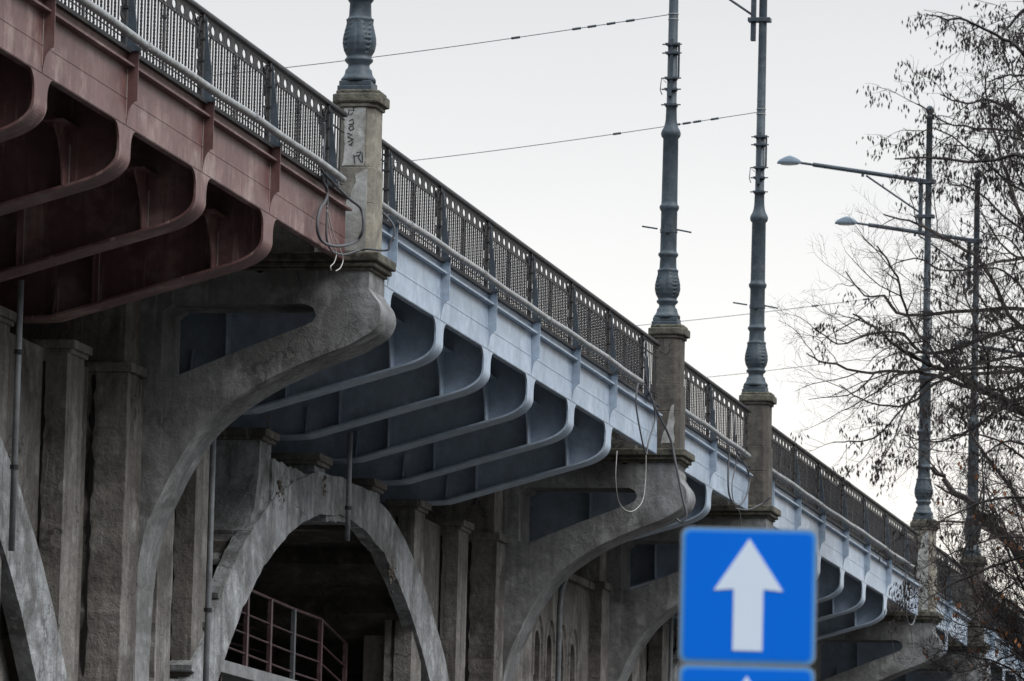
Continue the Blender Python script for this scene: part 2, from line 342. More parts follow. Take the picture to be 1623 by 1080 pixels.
# ------------------------------------------------------------------ railings
def railing_protos():
    ln = 4.0
    b = MB()
    def twist(x, z0, z1, r=.0135, n=26):
        k = len(b.v)
        for i in range(n+1):
            z = z0+(z1-z0)*i/n; a0 = i*PI/4*1.01
            rr = r*1.5
            for j in range(4):
                a = a0*1.3+j*PI/2; b.v.append((x+rr*math.cos(a), rr*math.sin(a), z))
        for i in range(n):
            for j in range(4):
                j2 = (j+1) % 4; b.f.append((k+i*4+j, k+i*4+j2, k+i*4+4+j2, k+i*4+4+j))
    n = 22; sp = (ln-.3)/n
    for i in range(1, n):
        x = .15+sp*i
        if i == n//2: b.box(x-.032, x+.032, -.014, .014, 14.36, 15.32); b.box(x-.05, x+.05, -.028, .028, 15.14, 15.18); continue
        if i % 2: b.box(x-.018, x+.018, -.009, .009, 14.38, 15.33)
        else: twist(x, 14.38, 15.33)
    for z, h in ((14.37, .03), (14.52, .010), (14.59, .010), (15.33, .020), (15.525, .018)): b.box(.03, ln-.03, -.012, .012, z-h/2, z+h/2)
    fr = MB()
    def ring(x, z, rx, rz, r, n=14, y=0):
        fr.tube([(x+rx*math.cos(2*PI*i/n), y, z+rz*math.sin(2*PI*i/n)) for i in range(n+1)], r, 5, False)
    xs = [.62+i*.46 for i in range(7)]
    for x in xs:
        o_ = [(x+.15*math.cos(2*PI*i/16), 15.43+.088*math.sin(2*PI*i/16)) for i in range(16)]; i_ = [(x+.112*math.cos(2*PI*i/16), 15.43+.062*math.sin(2*PI*i/16)) for i in range(16)]
        fr.prism(o_, 1, -.008, .008, [i_])
        fr.box(x+.185, x+.275, -.008, .008, 15.34, 15.52) if x < xs[-1] else None
        for sg in (-1, 1):
            fr.prism([(x+sg*.19, 15.52), (x+sg*.19, 15.34), (x+sg*.11, 15.34), (x+sg*.145, 15.40), (x+sg*.145, 15.46), (x+sg*.11, 15.52)], 1, -.007, .007)
    for e0, sg in ((0, 1), (ln, -1)):             # scrolls beside each post
        X = lambda u: e0+sg*u
        fr.tube([(X(.06), 0, 15.50), (X(.18), 0, 15.36), (X(.25), 0, 15.20), (X(.20), 0, 15.05), (X(.12), 0, 15.08), (X(.14), 0, 15.16)], .018, 5)
        fr.tube([(X(.46), 0, 15.51), (X(.34), 0, 15.40), (X(.24), 0, 15.28), (X(.12), 0, 15.24)], .018, 5)
        fr.tube([(X(.06), 0, 14.95), (X(.18), 0, 14.9), (X(.2), 0, 14.78), (X(.12), 0, 14.74), (X(.1), 0, 14.82)], .014, 5)
        ring(X(.2), 15.43, .06, .06, .014, 10)
        ring(X(.11), 15.0, .05, .07, .014, 10)
        for zz in (14.66, 15.14): fr.tube([(X(.05), 0, zz), (X(.16), 0, zz+.06), (X(.14), 0, zz-.04)], .013, 4)
    po = MB().box(-.045, .045, -.035, .035, 14.3, 15.56)
    for z in (14.60, 14.9, 15.2, 15.45): po.box(-.06, .06, -.05, .05, z, z+.03)
    fin = MB().prism([(-.036, 15.52), (-.055, 15.50), (-.075, 15.25), (-.12, 14.95), (-.15, 14.7), (-.155, 14.4), (-.13, 14.34), (-.036, 14.34)], 0, -.035, -.005)
    fin.box(-.05, .05, -.19, -.03, 14.33, 14.40)
    return b, fr, po, fin
RP = {}
def railing(x0, x1, posts, label):
    t = thing('bridge_railing', label, 'railing', (x0, .06, 14.3), 'iron railings along the bridge edge')
    s = MB().prism([(-.05, 15.565), (.05, 15.565), (.06, 15.60), (.035, 15.645), (-.035, 15.645), (-.06, 15.60)], 0, 0, x1-x0)
    s.v = [(x, y, z-14.3) for x, y, z in s.v]; s.build('handrail', m_iron, t, bevel=.008)
    ps = [x0]+list(posts)+[x1]
    if not RP:
        b, fr, po, fin = railing_protos()
        RP['b'] = [m.build(nm, mt, t, (0, 0, -14.3), fixn=False) for m, nm, mt in ((b, 'baluster_panel', m_iron), (fr, 'scroll_frieze', m_iron), (po, 'post', m_iron), (fin, 'post_bracket', m_fin))]
        for o in RP['b']: o.location.x = 5000
        first = True
    B, FR, PO, FI = RP['b']
    for a, c in zip(ps[:-1], ps[1:]):
        k = (c-a)/4.0
        if k > .25:
            if k > .6:
                q = part(B, t, (a-x0, 0, -14.3)); q.scale = (k, 1, 1); q = part(FR, t, (a-x0, 0, -14.3)); q.scale = (k, 1, 1)
            else:
                sh = MB(); L_ = c-a
                for i in range(1, int(L_/.18)): sh.box(i*.18-.018, i*.18+.018, -.009, .009, .08, 1.23)
                for z, h in ((.07, .03), (.22, .01), (.29, .01), (1.03, .02), (1.225, .018)): sh.box(.0, L_, -.012, .012, z-h/2, z+h/2)
                sh.build('baluster_panel', m_iron, t, (a-x0, 0, 0), fixn=False)
    for c in posts:
        part(PO, t, (c-x0, 0, -14.3)); part(FI, t, (c-x0, -.02, -14.3))
    return t
rl = ['iron railing on the red span left of the graffiti pillar', 'iron railing on the span between the graffiti pillar and the second pillar',
      'short iron railing between the second and third pillars', 'iron railing from the third pillar to the fourth above the blue sign',
      'short iron railing half hidden by twigs right of the fourth pillar', 'farthest iron railing disappearing behind the bare tree']
for (x0, x1, brs, m, lb, k), nm in zip(SP, rl):
    a = x0+.0 if x0 < -30 else x0-.25; b = x1+(.28 if x0 > -30 else -.02)
    extra = {4: [], 1: [22.7]}.get(SP.index((x0, x1, brs, m, lb, k)), [])
    railing(a, b, list(brs)+([22.6] if x0 == -2.7 else [])+([-5.2] if x0 < -30 else [])+([63.8] if x0 == 37.85 else []), nm)
for o in RP['b']: bpy.data.objects.remove(o)
# ------------------------------------------------------------------ conduit pipe along the deck edge
def pz(x): return 14.42+.009*math.sin(x*1.57)+.012*math.sin(x*.5)
def conduit(x0, x1, label, sag=.03):
    n = 24; pts = []
    for i in range(n+1):
        x = x0+(x1-x0)*i/n; pts.append((x, -.25, pz(x)))
    t = thing('conduit_pipe', label, 'pipe', pts[0], 'grey conduit pipes along the deck edge')
    rel(MB().tube(pts, .055, 10), pts[0]).build('pipe_run', m_galv, t, smooth=True)
    x = x0+2.3
    while x < x1:
        s = MB().tube([(x-.05, -.25, pz(x)), (x+.05, -.25, pz(x+.05))], .066, 10)
        rel(s, pts[0]).build('pipe_coupling', m_galv, t); x += 5.9
    return t
conduit(-31, -5.35, 'grey conduit pipe slung along the red span railing')
conduit(-2.9, 20.9, 'grey conduit pipe sagging along the first blue-grey span')
conduit(25.6, 34.6, 'short conduit pipe between the second and third pillars')
conduit(37.6, 64.5, 'conduit pipe running above the span behind the blue sign')
# ------------------------------------------------------------------ piers with curved concrete brackets
BR = [(-.36, 13.23), (-.36, 12.95), (-.42, 12.86), (-.52, 12.73), (-.56, 12.60), (-.55, 12.48), (-.48, 12.34), (-.37, 12.25), (-.20, 12.15), (-.03, 12.06),
      (.40, 11.90), (.84, 11.71), (1.22, 11.53), (1.67, 11.25), (2.02, 10.98), (2.32, 10.66), (2.63, 10.15), (2.77, 9.85), (2.97, 9.42), (3.07, 9.05), (3.14, 8.60), (3.18, 7.8), (3.2, 6.5), (3.2, 0)]
def catm(P, k=4):
    out = []
    for i in range(len(P)-1):
        a, b, c, d = [np.array(q) for q in (P[max(i-1, 0)], P[i], P[i+1], P[min(i+2, len(P)-1)])]
        for j in range(k):
            u = j/k; out.append(tuple(.5*((2*b)+(c-a)*u+(2*a-5*b+4*c-d)*u*u+(3*b-a-3*c+d)*u**3)))
    out.append(P[-1]); return out
BR = BR[:2]+catm(BR[2:-1])+BR[-1:]
HOLE = [(.62, 12.71), (2.72, 12.71), (2.87, 12.60), (2.87, 11.62), (2.62, 11.60), (1.68, 11.98), (.62, 12.38), (.50, 12.44), (.45, 12.54), (.50, 12.65)]
def pier(xc, label, labc, k):
    x0, x1 = xc-.47, xc+.63
    t = thing('bridge_pier', label, 'pier', (xc, 3.2, 0), 'concrete piers under the bridge')
    o3 = (xc, 3.2, 0)
    outl = rough_outline(BR+[(6.5, 0), (6.5, 13.23)], .09, .008, seed=k*7+1, chips=.14)
    s = MB().prism(outl, 0, x0, x1, [HOLE]); rel(s, o3).build('bracket', m_conc2, t, bevel=.02)
    s = MB()                                       # cornice band round the head
    s.box(x0-.05, x1+.02, -.41, 7, 13.225, 13.275); s.box(x0-.09, x1+.04, -.47, 7, 13.276, 13.355); s.box(x0-.13, x1+.06, -.53, 7, 13.356, 13.50)
    rel(s, o3).build('cornice', m_cap if k else m_cap, t, bevel=.025)
    s = MB().box(x0-.05, x1+.2, .5, 19.8, 13.501, 14.30); rel(s, o3).build('deck_end', m_conc, t)
    for sx in (-1, 1):                             # pilasters either side
        a, b = (x0-.95, x0-.02) if sx < 0 else (x1+.02, x1+.95)
        s = MB().prism(rough_outline([(a, 0), (b, 0), (b, 11.55), (a, 11.55)], .14, .022, seed=k+sx), 1, 3.12, 7.0)
        if sx < 0: rel(MB().prism(rough_outline([(3.64, 0), (3.685, 0), (3.685, 11.5), (3.64, 11.5)], .11, .03, seed=k+5), 0, a-.03, a+.1), o3).build('open_joint', m_crackd, t)
        s.box(a-.04, b+.01*(-sx), 3.06, 7, 11.55, 11.70).box(a+.05, b-.03, 3.2, 7, 11.70, 13.2)
        rel(s, o3).build('pilaster', m_conc, t, bevel=.02)
    return t
plab = ['concrete pier with a slotted curved bracket under the graffiti pillar', 'concrete pier with slotted bracket under the second stone pillar',
        'concrete pier with curved bracket beside the arcaded wall, left of the arrow sign', 'shadowed concrete pier under the fourth pillar right of the arrow sign',
        'shadowed concrete pier behind the twigs at lower right', 'farthest concrete pier hidden behind the tree']
for i, x in enumerate(PIL): pier(x, plab[i], '', i)
# ------------------------------------------------------------------ old masonry arches below
ZC = -1.8; RI = 12.55
def old_arch(xc, cols, label, k, xl, xr, walls, cross):
    """cols: centre x of spandrel columns; walls: (x0,x1) recessed wall panels; cross: columns with bare cross walls"""
    t = thing('masonry_arch', label, 'arch', (xc, 3.4, 0), 'old concrete arches under the deck'); o3 = (xc, 3.4, 0)
    def rin(a): return RI+.05+(.22*math.sin(min(PI/2, a)*2)**2 if a < PI/2 else 0)
    def rout(a): return 13.25+.95*abs(math.cos(a))**1.1*1.0
    n = 150; ins = []; ots = []
    for i in range(n+1):
        a = PI*i/n
        j = noise.noise(Vector((a*22, k*3.1, 0)))*.03+noise.noise(Vector((a*130, k*3.1, 2)))*.03+min(0, noise.noise(Vector((a*60, k*3.1, 4)))+.1)*-.12
        ins.append((xc-rin(a)*math.cos(a), max(0, ZC+(rin(a)+j)*math.sin(a))))
        st = .06*((a*24) % 1) if a < PI*.42 else 0
        j2 = noise.noise(Vector((a*14, k*3.1, 9)))*.05
        ots.append((xc-(rout(a)+j2-st)*math.cos(a), max(0, ZC+(rout(a)+j2-st)*math.sin(a))))
    ring = MB()
    ring.prism(ins+ots[::-1], 1, 3.30, 3.56); rel(ring, o3).build('arch_ring', m_ring, t, bevel=.012)
    # barrel: inner soffit with recessed courses, outer back with steps
    b = MB()
    nn = 40
    ai = [PI*i/nn for i in range(nn+1)]
    def pt(a, r): return (xc-r*math.cos(a), max(-.5, ZC+r*math.sin(a)))
    poly = []
    for i in range(nn):
        a0, a1 = ai[i], ai[i+1]; r0 = rin(a0)+.15; r1 = rin(a1)+.15
        d = .30 if i % 2 else 0.0
        poly += [pt(a0+.004, r0+d), pt(a1-.004, r1+d)]
    up = []
    for i in range(nn):
        a0, a1 = ai[i], ai[i+1]; am = (a0+a1)/2
        r = rout(am)-.06
        if am < PI/2: up += [pt(a0, rout(a0)-.18), pt(a1-.012, rout(a1)-.02-.12*abs(math.cos(am))), pt(a1-.011, rout(a1)-.17)]
        else: up += [pt(a0, rout(a0)-.1), pt(a1, rout(a1)-.1)]
    b.prism(poly+up[::-1], 1, 3.561, 16.4); rel(b, o3).build('barrel_vault', m_dirtshade, t)
    # front edge of courses: pale broken lips inside the opening
    for i in range(1, nn, 2):
        a0 = ai[i]
        if math.cos(a0) > -.42: continue
        x, z = pt(a0, rin(a0)+.1); s = MB().box(x-.10, x+.14, 3.565, 4.1+random.uniform(0, .3), z-.03, z+.03)
        rel(s, o3).build('course_lip', m_slab, t)
    for c in cols:
        w = .46; dx = abs(c-xc)
        zb = ZC+math.sqrt(max(0, 13.3**2-dx**2))-.5 if dx < 13.3 else 0
        if c in cross:
            y1 = 8.0; y0 = 3.39
            pts = [(c-w+.12, 11.53), (c+w, 11.53), (c+w, zb), (c-w-.9 if c < xc-4 else c-w, zb)]
            if c < xc-4: y1 = 9.0; pts += [(c-w-.55, zb+.35), (c-w-.2, zb+.75), (c-w+.05, zb+1.3)]
            s = MB().prism(rough_outline(pts, .15, .018, seed=int(c*10) % 97), 1, y0, y1)
            o = rel(s, o3).build('spandrel_column', m_ring if c < xc+3 else m_conc, t, bevel=.02)
        else:
            s = MB().prism(rough_outline([(c-w, 0), (c+w, 0), (c+w, 11.54), (c-w, 11.54)], .25, .012, seed=int(c*10) % 97), 1, 3.37, 3.9)
            o = rel(s, o3).build('spandrel_column', m_conc, t, bevel=.03)
        if c not in cross:
            s = MB().prism(rough_outline([(3.70, 0), (3.735, 0), (3.735, 11.4), (3.70, 11.4)], .11, .022, seed=int(c*7) % 51), 0, c-w-.022, c-w+.1); rel(s, o3).build('open_joint', m_crackd, t)
        s = MB().box(c-w-.0, c+w+.09, 3.27, 3.95 if c not in cross else 4.6, 11.60, 11.73).box(c-w+.03, c+w+.05, 3.32, 3.92 if c not in cross else 4.55, 11.53, 11.60)
        rel(s, o3).build('capital', m_conc, o, bevel=.018)
    if k == 2:
        for a, b, zt, sd in ((5.4, 8.75, 11.28, 4), (9.5, 13.2, 11.44, 5)):
            s = MB().prism(rough_outline([(a, 10.6), (b, 10.9), (b, zt), (a, zt)], .12, .025, seed=sd), 1, 3.335, 7.5); rel(s, o3).build('spandrel_infill', m_ring, t, bevel=.02)
        st = [(5.0, 10.4), (3.99, 9.85), (3.02, 9.28), (1.90, 8.64), (1.11, 8.10), (.3, 7.35), (-.4, 6.4), (-1.0, 5.2)]   # stepped back of the left haunch
        for i in range(1, len(st)):
            (xa, za), (xb, zb) = st[i-1], st[i]
            q = [(xb, zb), (xb-.02, zb+.09), (xa+.05, za-.13), (xa+1.2, za-.13), (xb+1.2, zb-.2)]
            s = MB().prism(rough_outline(q, .09, .012, seed=i), 1, 3.315, 8.5); rel(s, o3).build('haunch_step', m_ring, t, bevel=.01)
            y = 3.36; rr = random.Random(i)
            while y < 7.4 and 1 < i < 5:                # bare brick course under each lip
                l = rr.uniform(.17, .25); s = MB().box(xa+rr.uniform(.04, .09), xa+.5, y, y+l, za-.125, za-.012)
                rel(s, o3).build('brick', m_brok, t, bevel=.008); y += l+.025
    s = MB().box(xc-13.5, xc+13.5, 16.41, 16.8, 0, 11.8); rel(s, o3).build('far_light_block_wall', m_conc, t)  # unseen closed wall, added to keep light from the far side out
    for a, c in walls:
        s = MB().prism(rough_outline([(a, 0), (c, 0), (c, 11.6), (a, 11.6)], .4, .01, seed=3), 1, 3.74, 4.4); rel(s, o3).build('spandrel_wall', m_conc, t)
    return t
old_arch(-18.1, [-22.9, -18.9, -14.9, -10.9, -6.93], 'pale arch haunch cut off by the left edge of the photo', 1, -31, -4.4, [(-16, -4.9)], [])
old_arch(11.0, [1.72-.85, 5.06, 9.1, 13.55, 17.5, 21.6], 'pale broken concrete arch with jagged rim and dark opening', 2, -2, 24, [(-2.2, 1.3), (17.5, 24)], [5.06, 9.1, 13.55])
old_arch(52.2, [41.5, 45.5, 49.5, 53.5, 57.5, 61.5, 65], 'dim old arch glimpsed below the third pier bracket', 3, 38, 66, [(38, 66)], [])
# rubble where the ring has broken open
def rubble(px, py, n, spread, seed, label):
    rnd = random.Random(seed); c = at(px, py, 1, 3.36); s = MB()
    for i in range(n):
        x = c[0]+rnd.gauss(0, spread); z = c[2]+rnd.gauss(0, spread*.9); y = 3.30+rnd.uniform(-.0, .02); r = rnd.uniform(.02, .07)
        k = len(s.v); s.v += [(x+r*rnd.uniform(.5, 1)*a, y+r*.6*b, z+r*rnd.uniform(.5, 1)*d) for a, b, d in ((1, 0, 0), (-1, 0, 0), (0, 1, 0), (0, -1, 0), (0, 0, 1), (0, 0, -1))]
        s.f += [(k+a, k+b, k+d) for a, b, d in ((0, 2, 4), (2, 1, 4), (1, 3, 4), (3, 0, 4), (2, 0, 5), (1, 2, 5), (3, 1, 5), (0, 3, 5))]
    o = s.build('rubble_patch', m_brok); tag(o, label, 'rubble'); o['kind'] = 'stuff'
rubble(507, 768, 40, .10, 1, 'brown rubble exposed in the arch crown below a capital')
rubble(617, 905, 60, .15, 2, 'brown broken edge on the right side of the arch opening')
rubble(440, 775, 16, .10, 3, 'small pale chipped patch at the left of the arch ring')
rubble(421, 690, 20, .10, 4, 'chipped corner on the tallest broken column cap')
# ------------------------------------------------------------------ arcaded wall between the second and third piers
t = thing('arcaded_wall', 'brown concrete wall with small arched niches between two piers', 'wall', (31, 3.4, 0)); o3 = (31, 3.4, 0)
holes = []
for c in (29.62, 30.97, 32.32, 33.67):
    h = [(c-.34, 8.2), (c-.34, 9.75)]+[(c-.34*math.cos(PI*i/10), 9.75+.42*math.sin(PI*i/10)) for i in range(1, 10)]+[(c+.34, 9.75), (c+.34, 8.2)]
    holes.append(h)
s = MB().prism([(26, 0), (36.3, 0), (36.3, 11.5), (26, 11.5)], 1, 3.4, 3.8, holes); rel(s, o3).build('wall_face', m_conc, t, bevel=.015)
s = MB().box(26, 36.3, 3.801, 6, 0, 11.4); rel(s, o3).build('wall_back', m_conc, t)
s = MB().box(26, 36.3, 3.28, 4, 11.5, 11.66); rel(s, o3).build('coping', m_conc, t, bevel=.02)
for c in (29.62, 30.97, 32.32, 33.67):
    s = MB().tube([(c-.52, 3.4, 9.2), (c-.52, 3.4, 9.8)]+[(c-.52*math.cos(PI*i/10), 3.4, 9.8+.72*math.sin(PI*i/10)) for i in range(1, 10)]+[(c+.52, 3.4, 9.8), (c+.52, 3.4, 9.2)], .05, 6)
    rel(s, o3).build('niche_moulding', m_conc, t)
# ------------------------------------------------------------------ stone pillars on the deck edge
def octo(hx, hy, ch): return [(-hx, -hy+ch), (-hx+ch, -hy), (hx-ch, -hy), (hx, -hy+ch), (hx, hy-ch), (hx-ch, hy), (-hx+ch, hy), (-hx, hy-ch)]
def pillar(xc, label, i, mat, yc=-.055):
    t = thing('stone_pillar', label, 'pillar', (xc, yc, 13.5), 'stone pillars along the bridge edge')
    def lay(z0, z1, hx, hy, ch, nm, m, bv=.012):
        MB().prism(octo(hx, hy, ch), 2, z0-13.5, z1-13.5).build(nm, m, t, bevel=bv)
    lay(13.5, 14.28, .40, .32, .10, 'lower_block', mat); lay(14.284, 14.84, .395, .315, .10, 'lower_block', mat)
    lay(14.844, 15.78, .36, .285, .10, 'shaft', mat); lay(15.78, 15.84, .39, .32, .10, 'cap_moulding', mat)
    lay(15.84, 15.99, .43, .385, .11, 'cap', m_cap, .03); lay(15.99, 16.05, .38, .34, .10, 'cap_top', m_cap, .02)
    return t
qlab = ['pale stone pillar with graffiti and coiled cable at the end of the red span', 'grimy stone pillar in mid frame with a flaked white patch', 'grimy stone pillar just right of the second, above the arrow sign',
        'fourth stone pillar with a pale front, seen behind twigs', 'dim stone pillar behind dense branches on the right', 'farthest stone pillar hidden in the tree']
pls = [pillar(x, qlab[i], i, m_stone if i in (0, 3) else m_stone2) for i, x in enumerate(PIL)]
# render patches on the first pillar
def patch(par, i, pts, label, mat, th=.006):       # pts in (y,z) on the -X face
    x = PIL[i]-.36 if min(p[1] for p in pts) > 14.84 else PIL[i]-.40
    s = MB().prism(rough_outline(pts, .07, .012, seed=len(label)), 0, x-th, x+.003); s.v = [(a-PIL[i], max(-.22, min(.22, b+.055)), c-13.5) for a, b, c in s.v]
    o = s.build('render_patch', mat, par); return o
patch(pls[0], 0, [(-.20, 14.86), (.14, 14.86), (.10, 15.2), (.13, 15.76), (-.21, 15.76)], 'a', m_plaster)
patch(pls[0], 0, [(-.29, 13.55), (.17, 13.55), (.19, 14.25), (.06, 14.30), (-.02, 14.36), (-.06, 14.52), (-.10, 14.60), (-.08, 14.72), (-.28, 14.80), (-.29, 14.3)], 'b', m_plaster)
patch(pls[1], 1, [(lambda q: (q[1], q[2]))(at(px, py, 0, 24.6)) for px, py in ((1046, 702), (1048, 690), (1055, 676), (1059, 655), (1063, 642), (1067, 640), (1066, 655), (1069, 668), (1066, 680), (1070, 702))], 'cc', m_plaster)
patch(pls[3], 3, [(-.22, 13.55), (.2, 13.55), (.2, 14.7), (.05, 15.2), (-.05, 15.6), (-.2, 15.7)], 'ddd', m_plaster)
# graffiti strokes on pillar one (y,z)
def strokes(par, i, lst, w=.012):
    s = MB(); x = PIL[i]-.36-.010
    for st in lst:
        pts = [(x, at(px, py, 0, x)[1], at(px, py, 0, x)[2]) for px, py in st]
        s.tube(pts, w*.8, 4)
    s.v = [(x+(a-x)*.4-PIL[i], b+.055, c-13.5) for a, b, c in s.v]; s.build('graffiti', m_spray, par)
Zp = lambda l: [(480+x/3.177, 100+y/3.177) for x, y in l]
strokes(pls[0], 0, [Zp([(232, 203), (252, 198), (256, 240), (232, 235), (230, 262)]), Zp([(262, 225), (275, 198)]), Zp([(238, 262), (252, 250)]), Zp([(233, 292), (252, 282), (256, 306), (232, 310)]),
    Zp([(236, 318), (252, 316), (256, 332), (240, 340), (232, 328), (238, 318)]), Zp([(224, 352), (248, 362), (224, 372), (256, 386)]), Zp([(226, 398), (246, 388), (252, 402), (232, 412), (250, 414)]),
    Zp([(256, 462), (262, 508)]), Zp([(270, 452), (292, 446), (280, 478), (296, 500)]), Zp([(262, 468), (282, 466)]), Zp([(298, 450), (302, 500)])])
strokes(pls[1], 1, [[(1040, 548), (1052, 536), (1050, 556), (1062, 544), (1060, 560)], [(1045, 556), (1056, 562), (1066, 552)]], .008)
# ------------------------------------------------------------------ cast iron lamp posts
PROF_L = [(0, .26), (.0, .27), (.05, .27), (.09, .235), (.13, .215), (.19, .205), (.23, .17), (.28, .165), (.33, .215), (.36, .22), (.39, .19), (.42, .195), (.50, .232), (.60, .250), (.70, .246), (.82, .222), (.93, .198), (.99, .20), (1.0, .18), (1.03, .175),
          (1.24, .165), (1.27, .185), (1.30, .205), (1.33, .205), (1.36, .175), (1.40, .168), (2.20, .165), (2.23, .185), (2.27, .20), (2.31, .20), (2.34, .17), (2.4, .163), (3.70, .155), (3.74, .19), (3.80, .205), (3.86, .19), (3.93, .15), (4.02, .125), (4.10, .115), (4.34, .108), (4.36, .13), (4.40, .13), (4.42, .102),
          (7.5, .092), (11.05, .085), (11.06, .11), (11.13, .11), (11.15, .06), (11.2, .055)]
def dens(pf, st=.03, z0=.4, z1=1.0):
    o = []
    for (a, ra), (b, rb) in zip(pf[:-1], pf[1:]):
        o.append((a, ra))
        if a >= z0 and b <= z1 and b-a > st:
            n = int((b-a)/st)
            o += [(a+(b-a)*k/n, ra+(rb-ra)*k/n) for k in range(1, n)]
    o.append(pf[-1]); return o
def leafy(z, a):
    if z < .42 or z > 1.0: return 1.0
    u = (z-.42)/.58; env = math.sin(PI*min(1, u+.06))**.5       # four acanthus leaves with serrated rims
    b = abs(((a+PI/4) % (PI/2))-PI/4)/(PI/4)                    # 0 on the leaf's midrib, 1 between leaves
    w = (.95-.55*u*u)+.10*math.sin(u*46)
    if b < w:
        return 1+env*(.03+.035*math.sin((b*1.6+u*1.3)*22)*(.25+b)-(.05 if b < .10 else 0))+(.10*max(0, (u-.82)/.18)*(1-b))
    return 1-.09*env
def lamp_post(xc, label, i, arm=True, clamps=True, bar=True, yc=0.0, top=11.2):
    t = thing('lamp_post', label, 'lamp post', (xc, yc, 16.05), 'cast iron lamp posts on the pillars')
    MB().box(-.27, .27, -.27, .27, 0, .08).box(-.24, .24, -.25, .25, .08, .16).build('plinth', m_lamp, t, bevel=.012)
    MB().lathe([(z+.16, r) for z, r in dens(PROF_L, .014)], (0, 0, 0), 80, lambda z, a: leafy(z-.16, a)).build('column', m_lamp, t, smooth=True)
    MB().lathe([(11.34+.13*-math.cos(PI*k/10)+.12, max(.004, .115*math.sin(PI*k/10))) for k in range(11)], (0, 0, 0), 16).build('finial', m_lamp, t, smooth=True)
    if clamps:
        s = MB()
        for z in (4.55, 4.87, 5.1, 5.62, 5.80):
            s.box(-.16, -.02, -.13, .13, z-.02, z+.02); s.tube([(-.08, -.2, z), (-.08, .2, z)], .015, 5); s.lathe([(z-.03, .113), (z+.03, .113)], (0, 0, 0), 16)
        s.box(-.13, -.10, -.03, .03, 4.9, 5.9); s.box(-.17, -.10, -.02, .07, 4.72, 4.98); s.tube([(-.12, .1, 5.0), (-.12, .2, 5.1), (-.12, .22, 4.85), (-.12, .18, 4.75)], .01, 4)
        s.box(-.02, .02, -.15, -.11, 5.1, 5.85)
        s.build('clamp_set', m_fin, t)
    s = MB()
    for z in (6.33, 6.44): s.lathe([(z-.012, .108), (z+.012, .108)], (0, 0, 0), 18)
    s.build('wire_band', m_galv, t)
    if bar:
        s = MB().tube([(-.2, .52, 2.03), (-.19, .20, 1.98)], .018, 5).tube([(-.2, -.20, 1.96), (-.2, -.50, 1.90)], .018, 5)
        s.lathe([(1.92, .18), (2.0, .18)], (0, 0, 0), 16); s.box(-.23, -.16, -.05, .05, 1.9, 2.06); s.build('cross_bar', m_fin, t)
    if arm:
        a = thing_arm(t)
    return t
def thing_arm(t):
    z0 = 9.45
    s = MB().tube([(0, -.15, z0-.02), (0, 3.25, z0+.50)], .062, 8).tube([(0, 3.2, z0+.49), (0, 3.6, z0+.55)], .035, 8)
    s.tube([(-.0, 1.85, z0+.15), (0, 1.85, z0+.26)], .04, 6).tube([(0, 1.75, z0+.18), (0, .25, z0-.85)], .028, 6)
    o = s.build('lamp_arm', m_fin, t)
    s = MB().box(-.06, .06, .16, .27, z0-1.45, z0+.0).box(-.13, .13, -.18, .33, z0-1.02, z0-.93).box(-.13, .13, -.18, .30, z0-.06, z0+.06)
    s.build('arm_clamp', m_fin, t, bevel=.008)
    h = MB(); k0 = len(h.v); n = 16; prof = [(-.02, 1.0), (.04, .98), (.11, .8), (.18, .5), (.215, .28), (.24, .1)]
    for z, r in prof:
        for j in range(n):
            an = 2*PI*j/n; h.v.append((.16*r*math.cos(an), 3.92+.35*r*math.sin(an)+.0, z0+.55+z*.85))
    for i in range(len(prof)-1):
        for j in range(n): j2 = (j+1) % n; h.f.append((k0+i*n+j, k0+i*n+j2, k0+(i+1)*n+j2, k0+(i+1)*n+j))
    h.f.append(tuple(range(k0+(len(prof)-1)*n, k0+len(prof)*n))); h.f.append(tuple(reversed(range(k0, k0+n))))
    hd = h.build('luminaire', m_lum, t, smooth=False)
    g = MB(); g.lathe([(0, 1.0), (-.03, .8), (-.045, .3)], (0, 0, 0), 14); g.v = [(x*.13, 3.92+y*.29, z0+.528+z) for x, y, z in g.v]; g.build('lamp_glass', m_glassl, hd)
    return o
llab = ['leafy cast iron lamp post on the graffiti pillar, cut off by the top edge', 'lamp post on the second pillar, left of the two tall central ones', 'lamp post on the third pillar with a strut near its top',
        'lamp post with a ball finial and long arm, in front of the tree', 'lamp post mostly hidden by branches, lamp arm reaching left below the other', 'distant lamp post whose lamp head shows through the branches']
for i, x in enumerate(PIL): lamp_post(x, llab[i], i, clamps=i in (1, 2, 3))
# ------------------------------------------------------------------ overhead span wires
def wire(p0, p1, label, fit):
    s = MB(); n = 20; pts = []
    for i in range(n+1):
        u = i/n; pts.append((p0[0], p0[1]+(p1[1]-p0[1])*u, p0[2]+(p1[2]-p0[2])*u-.35*math.sin(PI*u)*.6))
    s.tube(pts, .009, 5); o = tag(s.build('span_wire', m_wire), label, 'wire', 'wires strung from the lamp posts')
    for u in fit:
        f = MB()
        j = u*n; a = Vector(pts[int(j)]); b = Vector(pts[int(j)+1]); d = (b-a).normalized(); c = a.lerp(b, j-int(j)); f.tube([c-d*.09, c+d*.09], .026, 6)
        f.build('insulator', m_fin, o)
wl = ['upper overhead wire from the second lamp post, crossing above the graffiti pillar', 'lower overhead wire from the third lamp post toward the railing', 'faint overhead wire running left from the ball-topped lamp post', 'faint wire low over the far railing, from the branch-hidden lamp post']
for i, lb, sl, ft in ((1, wl[0], -.12, (.05, .075, .1, .12, .2)), (2, wl[1], -.125, (.06, .085, .10, .115, .2)), (3, wl[2], -.11, (.19, .1)), (4, wl[3], -.12, (.1,))):
    z = 22.48 if i == 1 else 22.42; x = PIL[i]
    wire((x, .1, z), (x, 16, z+16*sl+.3), lb, ft)
